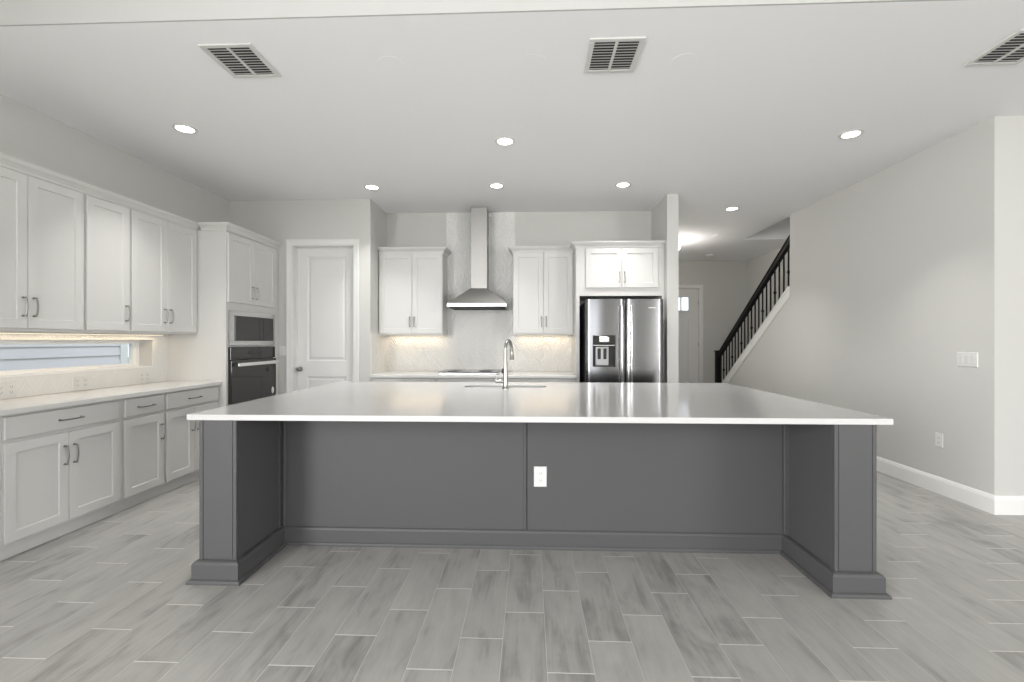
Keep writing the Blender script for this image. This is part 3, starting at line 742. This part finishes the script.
for Ov, Iv in ((O[0], I[0]), (O[3], I[1])):
    # outer corners: 0 (-,-) 1 (+,-) 2 (+,+) 3 (-,+); inner loop starts at corner (+,-)
    q = m_ // 4; seg = [Iv[i * q:(i + 1) * q] for i in range(4)]    # (+,-) (+,+) (-,+) (-,-)
    order = [1, 2, 3, 0]
    for s_ in range(4):
        oc = Ov[order[s_]]; sg = seg[s_]
        for i in range(len(sg) - 1): b.faces.new([oc, sg[i], sg[i + 1]])
        nx = seg[(s_ + 1) % 4]; on_ = Ov[order[(s_ + 1) % 4]]
        b.faces.new([oc, sg[-1], nx[0], on_])
tag(f.build('island_countertop', M_QUARTZ), 'long white quartz slab worktop on the charcoal island', 'countertop')
# sink bowl
f = MB(); lv = [(0.012, CT0 - 0.001), (0.0, CT0 - 0.001), (0.0, CT0 - 0.19), (-0.03, CT0 - 0.215)]
rr = []
for o_, z in lv: rr.append([f.bm.verts.new((x, y, z)) for x, y in loop_rr(SX0 - o_, SX1 + o_, SY0 - o_, SY1 + o_, 0.05 + (o_ if o_ > 0 else 0))])
n_ = len(rr[0])
for A_, B_ in zip(rr, rr[1:]):
    for k in range(n_): f.bm.faces.new([A_[k], A_[(k + 1) % n_], B_[(k + 1) % n_], B_[k]])
f.bm.faces.new(rr[-1])
sk = thing('sink', 'undermount stainless sink let into the island worktop behind the faucet', 'sink', (0, 0, 0))
f.build('bowl', M_STEEL, sk, 40)
f = MB(); f.lathe([(0.045, 0), (0.045, 0.003), (0.03, 0.004), (0.0, 0.002)], ((SX0 + SX1) / 2, (SY0 + SY1) / 2, CT0 - 0.2148), 24); f.build('drain', M_NICKEL, sk, 35)
# faucet
FX, FY = -0.205, 3.885
fc = thing('faucet', 'tall gooseneck pull-down faucet standing on the white island worktop', 'faucet', (FX, FY, CT1 + 0.0003))
f = MB(); f.lathe([(0.028, 0), (0.028, 0.006), (0.024, 0.010), (0.0205, 0.030), (0.0195, 0.13), (0.0165, 0.20), (0.0150, 0.24)], (0, 0, 0), 24); f.build('body', M_FAUCET, fc, 40)
dv = Vector((0.050, 0.150, 0)).normalized(); rad = 0.073
f = MB(); pts = [(0, 0, 0.235), (0, 0, 0.29), (0, 0, 0.335)]
cz = 0.335
for i in range(1, 15):
    a = math.pi * 0.97 * i / 14; q = dv * (rad * (1 - math.cos(a))); pts.append((q.x, q.y, cz + rad * math.sin(a)))
f.tube(pts, 0.0142, 14); nk = f.build('neck', M_FAUCET, fc, 40)
tip = Vector(pts[-1]); dn = Vector((dv.x * 0.10, dv.y * 0.10, -1)).normalized()
f = MB(); f.tube([tip, tip + dn * 0.010, tip + dn * 0.012, tip + dn * 0.05, tip + dn * 0.098, tip + dn * 0.102], [0.0142, 0.0145, 0.0162, 0.0175, 0.0205, 0.0185], 16); f.build('spray_head', M_FAUCET, nk, 40)
f = MB(); f.tube([(-0.016, 0, 0.062), (-0.070, 0, 0.062), (-0.0705, 0, 0.062), (-0.082, 0, 0.062)], [0.0135, 0.0135, 0.0165, 0.0165], 16)
f.tube([(-0.078, 0, 0.062), (-0.082, -0.004, 0.110)], [0.0065, 0.0045], 10); f.build('lever', M_FAUCET, fc, 40)
f = MB(); f.lathe([(0.014, 0), (0.014, 0.012), (0.010, 0.016), (0.0, 0.016)], (0, 0, 0), 16, 'x')
for v in f.bm.verts: v.co = Vector((-0.0165 - v.co.x, v.co.y, v.co.z * 1.5 + 0.150))
f.build('sensor', M_BLACK, fc, 40)

# ---------------------------------------------------------------- outlets and switches (front at local -y)
def plate(t, wd, hh, m=M_PLASTIC):
    f = MB(); f.rings(-wd / 2, wd / 2, -hh / 2, hh / 2, [(0, -0.002), (0.004, -0.006)], 0.0); return f.build('cover_plate', m, t)
def duplex(label, loc, rz, horizontal=False, gangs=1, m=M_PLASTIC, scale=1.0):
    t = thing('wall_outlet', label, 'outlet', loc, rz)
    wd, hh = (0.076 * scale, 0.120 * scale)
    if horizontal: wd, hh = 0.140, 0.108
    plate(t, wd, hh, m)
    cells = [(0, 0.021 * scale), (0, -0.021 * scale)]
    if horizontal: cells = [(-0.033, 0.019), (-0.033, -0.019), (0.033, 0.019), (0.033, -0.019)]
    for cx, cz in cells:
        f = MB(); f.rings(cx - 0.016, cx + 0.016, cz - 0.0135, cz + 0.0135, [(0, -0.0075), (0.003, -0.008)], -0.006); s_ = f.build('socket', m, t)
        f = MB(); f.box(cx - 0.009, cx - 0.0065, -0.0083, -0.008, cz - 0.004, cz + 0.006); f.box(cx + 0.0065, cx + 0.009, -0.0083, -0.008, cz - 0.004, cz + 0.006)
        f.lathe([(0.0025, 0), (0.0025, 0.0003)], (cx, -0.0083, cz - 0.008), 8, 'y'); f.build('slots', M_SLOT, s_)
    return t
def rocker(label, loc, rz, gangs):
    t = thing('light_switch', label, 'light switch', loc, rz)
    wd = 0.080 + 0.050 * (gangs - 1); plate(t, wd, 0.118)
    for i in range(gangs):
        cx = (i - (gangs - 1) / 2) * 0.050
        f = MB(); f.rings(cx - 0.0165, cx + 0.0165, -0.033, 0.033, [(0, -0.0075), (0.002, -0.009)], -0.006); f.build('rocker', M_PLASTIC2, t)
    return t
duplex('white double outlet plate on the charcoal island front panel', (0.068, 2.944, 0.461), 0, scale=1.08)
rocker('white three-rocker light switch on the greige wall near its corner', (XR, 3.881, 1.176), R(-90), 3)
duplex('white outlet low on the greige wall above the baseboard', (XR, 4.139, 0.466), R(-90))
rocker('white light switch between oven tower and pantry door casing', (-3.020, 5.52, 1.203), 0, 1)
TXW = XL + 0.0092
duplex('white outlet on the window tile, beneath the wide two-door wall cabinet', (TXW, 3.09, 0.985), G90, True)
duplex('white outlet on the window tile, middle of three below the sill', (TXW, 3.635, 0.984), G90, True)
duplex('white outlet on the window tile, closest to the oven tower', (TXW, 4.256, 0.984), G90, True)
duplex('white outlet on the tile below the wall cabinet by the pantry corner', (-1.42, 6.1508, 1.20), 0)
duplex('white outlet on the tile between faucet and fridge, under the wall cabinet', (0.155, 6.1508, 1.235), 0)

# ---------------------------------------------------------------- under-cabinet lights
def strip(label, loc, rz, ln, power):
    t = thing('under_cabinet_light', label, 'light', loc, rz, None)
    f = MB(); f.box(-ln / 2, ln / 2, -0.012, 0.012, -0.010, 0.0, 0.002); f.build('housing', M_PLASTIC, t)
    f = MB(); f.box(-ln / 2 + 0.01, ln / 2 - 0.01, -0.008, 0.008, -0.012, -0.0101); f.build('diffuser', M_STRIP, t)
    area('strip_glow', (0, 0, -0.014), (0, 0, 0), ln - 0.03, 0.015, power, (1.0, 0.76, 0.48), t)
    return t
strip('warm light bar under the wall cabinets over the window', (-3.610, 3.50, 1.391), G90, 1.80, 1.4)
strip('warm light bar under the wall cabinet by the pantry corner', (-1.517, 6.085, 1.403), 0, 0.74, 0.62)
strip('warm light bar under the wall cabinet by the fridge', (0.170, 6.085, 1.403), 0, 0.68, 0.62)

# ---------------------------------------------------------------- ceiling fittings
gD = 'recessed ceiling downlights'
def downlight(label, x, y, z=HC, power=6.5):
    t = thing('downlight', label, 'ceiling light', (x, y, z - 0.0003), 0, gD)
    f = MB(); f.lathe([(0.088, 0), (0.088, -0.004), (0.080, -0.008), (0.066, -0.007), (0.064, -0.003), (0.064, 0)], (0, 0, 0), 32); f.build('trim_ring', M_PLASTIC, t, 40)
    f = MB(); f.lathe([(0.0635, -0.0005), (0.0635, -0.004), (0.0, -0.005)], (0, 0, 0), 32); f.build('lens', M_LAMP, t, 40)
    area('downlight_glow', (0, 0, -0.012), (0, 0, 0), 0.12, 0.12, power, (1.0, 0.985, 0.96), t, 'DISK', 85)
    return t
downlight('recessed ceiling light above the aisle beside the window cabinets', -2.793, 3.626)
downlight('recessed ceiling light just in front of the pantry door', -1.764, 5.087)
downlight('recessed ceiling light over the middle of the island', -0.212, 3.959)
downlight('recessed ceiling light just in front of the range hood', -0.368, 5.091)
downlight('recessed ceiling light just in front of the fridge', 1.028, 5.112)
downlight('recessed ceiling light by the foot of the stairs', 2.632, 6.095)
downlight('recessed ceiling light next to the long plain wall', 2.673, 3.935)
def vent(label, cx, cy):
    t = thing('ceiling_vent', label, 'vent', (cx, cy, HC - 0.0003), 0, 'ceiling vents')
    hx, hy = 0.128, 0.138; m = 0.030
    f = MB(); f.box(-hx - m, hx + m, -hy - m, -hy, -0.008, 0, 0.002); f.box(-hx - m, hx + m, hy, hy + m, -0.008, 0, 0.002); f.box(-hx - m, -hx, -hy, hy, -0.008, 0); f.box(hx, hx + m, -hy, hy, -0.008, 0)
    f.box(-0.008, 0.008, -hy, hy, -0.009, -0.001); f.build('frame', M_PLASTIC2, t)
    f = MB(); f.box(-hx, hx, -hy, hy, -0.0010, -0.0002); f.build('duct_shade_sheet', M_DARK, t)  # dark sheet standing in for the unlit duct behind the slats
    for sx in (-1, 1):
        for i in range(10):
            y = -hy + 0.012 + i * (2 * hy - 0.012) / 10
            f = MB(); a0, a1 = (0.0085, hx - 0.0005) if sx > 0 else (-hx + 0.0005, -0.0085)
            f.prism([(y, -0.0080), (y + 0.0165, -0.0020), (y + 0.0175, -0.0028), (y + 0.0012, -0.0088)], 'x', a0, a1); f.build('slat', M_PLASTIC2, t)
    return t
vent('louvered ceiling vent on the side of the window cabinets', -1.768, 2.765)
vent('louvered ceiling vent above the island between two round cover plates', 0.502, 2.797)
vent('louvered ceiling vent toward the long plain wall', 2.862, 2.810)
def cover(label, x, y):
    t = MB(); t.lathe([(0.078, 0), (0.0775, -0.0012), (0.0, -0.0016)], (0, 0, 0), 32)
    o = t.build('ceiling_cover_plate', M_CEIL, None, 15, (x, y, HC - 0.0003)); return tag(o, label, 'cover plate', 'round ceiling cover plates')
cover('round white blank cover plate in the ceiling toward the window cabinets', -0.862, 2.829)
cover('round white blank cover plate in the ceiling over the island middle', 0.027, 2.843)
cover('round white blank cover plate in the ceiling toward the stairs', 0.949, 2.868)
area('stairwell_fill', (4.1, 5.6, 5.55), (0, 0, 0), 0.8, 1.6, 8, (1, 0.97, 0.93))  # added fill lamp that brightens the stairwell
# hall ceiling
t = thing('flush_ceiling_light', 'glowing flush ceiling light in the hall behind the wing wall', 'ceiling light', (2.42, 8.0, HC - 0.0003))
f = MB(); f.lathe([(0.10, 0), (0.10, -0.02), (0.03, -0.03), (0.03, -0.05)], (0, 0, 0), 28); f.build('canopy', M_NICKEL, t, 40)
f = MB(); f.lathe([(0.03, -0.05), (0.155, -0.06), (0.165, -0.10), (0.150, -0.16), (0.06, -0.195), (0.0, -0.20)], (0, 0, 0), 28); f.build('glass_shade', M_SHADE, t, 40)
d = bpy.data.lights.new('hall_glow', 'POINT'); d.energy = 22; d.color = (1, 0.95, 0.88); d.shadow_soft_size = 0.12
lo = bpy.data.objects.new('hall_glow', d); COL.objects.link(lo); lo.parent = t; lo.location = (0.0, -0.0, -0.30)
f = MB(); f.box(3.02, 3.44, 7.55, 7.75, HC - 0.008, HC - 0.0003, 0.002)
tag(f.build('return_air_grille', M_CEIL), 'flat white grille in the ceiling before the stairwell opening', 'vent')
f = MB(); f.lathe([(0.07, 0), (0.07, -0.02), (0.055, -0.035), (0.0, -0.037)], (0, 0, 0), 24)
tag(f.build('smoke_detector', M_PLASTIC, None, 40, (3.60, 9.35, HC - 0.0003)), 'small white smoke detector on the hall ceiling', 'smoke detector')

# ---------------------------------------------------------------- stairs and railing
st = thing('staircase', 'flight of stairs rising behind the black railing', 'staircase', (3.69, 9.0, 0))
nst = 17; rise, run = 0.186, 0.264
for i in range(nst):
    y0 = -i * run
    f = MB(); f.box(0.02, 0.955, y0 - run, y0 - 0.001, max(0, (i - 1) * rise), i * rise + rise - 0.026); f.build('riser', M_TRIM, st)
    f = MB(); f.box(0.02, 0.955, y0 - run, y0 + 0.022, i * rise + rise - 0.0255, i * rise + rise, 0.004); f.build('tread', M_OAK, st)
rl = thing('stair_railing', 'black stair railing with iron balusters on a white sloping cap', 'railing', (3.625, 9.0, 0))
slope = 0.70
def ztop(y): return 1.138 + slope * (-(y) - 0.10)        # y local (negative up the flight)
f = MB(); yA, yB = -0.05, -2.555
prof = [(-0.028, -0.052), (0.028, -0.052), (0.032, -0.035), (0.024, -0.022), (0.034, -0.010), (0.026, 0.0), (-0.026, 0.0), (-0.034, -0.010), (-0.024, -0.022), (-0.032, -0.035)]
A = [f.bm.verts.new((x, yA, ztop(yA) + z * 2.1)) for x, z in prof]; B = [f.bm.verts.new((x, yB, ztop(yB) + z * 2.1)) for x, z in prof]
n_ = len(prof)
for k in range(n_): f.bm.faces.new([A[k], A[(k + 1) % n_], B[(k + 1) % n_], B[k]])
f.bm.faces.new(A[::-1]); f.bm.faces.new(B)
f.build('handrail', M_RAIL, rl)
f = MB(); f.box(-0.046, 0.046, -0.046, 0.046, 0.0, 1.12, 0.003); f.box(-0.058, 0.058, -0.058, 0.058, 1.12, 1.140, 0.004)
f.box(-0.054, 0.054, -0.054, 0.054, 0.0, 0.16, 0.006); f.build('newel_post', M_RAIL, rl)
bal = None
for i in range(20):
    y = -0.138 - i * 0.1196
    zb = zt(9.0 + y) + 0.02; ztb = ztop(y) - 0.105
    f = MB(); s = 0.0085
    f.box(-s, s, y - s, y + s, zb, ztb)
    f.box(-0.013, 0.013, y - 0.013, y + 0.013, zb - 0.01, zb + 0.022, 0.003)
    bo = f.build('baluster', M_IRON, rl)
    if i % 3 == 1:
        zm = zb + (ztb - zb) * 0.47
        f = MB(); f.lathe([(0.0, -0.030), (0.009, -0.026), (0.020, -0.010), (0.022, 0), (0.020, 0.010), (0.009, 0.026), (0.0, 0.030)], (0, y, zm), 12); f.build('knuckle', M_IRON, bo, 30)

# ---------------------------------------------------------------- outside
gr = MB(); gr.box(-40, 40, -40, 60, -0.5, -0.35); struct(gr.build('ground', M_GRASS))
nh = thing('neighbouring_house', 'pale blue lap-sided house outside the low kitchen window', 'house', (-7.3, 0, -0.35))
f = MB(); z = 0.0; ex = 0.166
f.box(-6, -0.03, -8, 7.95, 0, 3.4)
zz = 1.224 + 0.35 - ex * 9
while zz < 3.4:
    f.prism([(-0.03, zz), (-0.022, zz), (-0.022, zz + 0.012), (0.006, zz + 0.012), (-0.014, zz + ex), (-0.03, zz + ex)], 'y', -8, 7.93); zz += ex
f.build('siding', M_SIDING, nh)
f = MB(); f.box(-0.05, 0.012, 7.93, 8.08, 0, 3.4); f.build('corner_board', M_VINYL, nh)
f = MB(); f.prism([(-6.5, 3.4), (0.5, 3.4), (0.5, 3.55), (-3, 5.2), (-6.5, 3.55)], 'y', -8.4, 8.4); f.build('roof', M_SHINGLE, nh)
tr = thing('tree', 'leafy tree seen through the front door glass', 'tree', (4.2, 22.0, -0.35))
f = MB(); f.tube([(0, 0, 0), (0.1, 0, 1.5), (0.0, 0.1, 3.0)], [0.18, 0.14, 0.08], 10); f.build('trunk', M_BARK, tr, 40)
f = MB()
for i in range(260):
    a, b_ = random.uniform(0, 6.283), random.uniform(-1, 1); r_ = 1.5 * random.uniform(0.5, 1) ; q = math.sqrt(1 - b_ * b_)
    c_ = Vector((r_ * q * math.cos(a), r_ * q * math.sin(a), 3.6 + 1.2 * b_)); u = Vector((random.uniform(-1, 1), random.uniform(-1, 1), random.uniform(-1, 1))).normalized()
    v = u.orthogonal().normalized(); s_ = 0.16
    f.quad(c_ - u * s_, c_ + v * s_ * 0.6, c_ + u * s_, c_ - v * s_ * 0.6)
f.build('foliage', M_LEAF, tr)
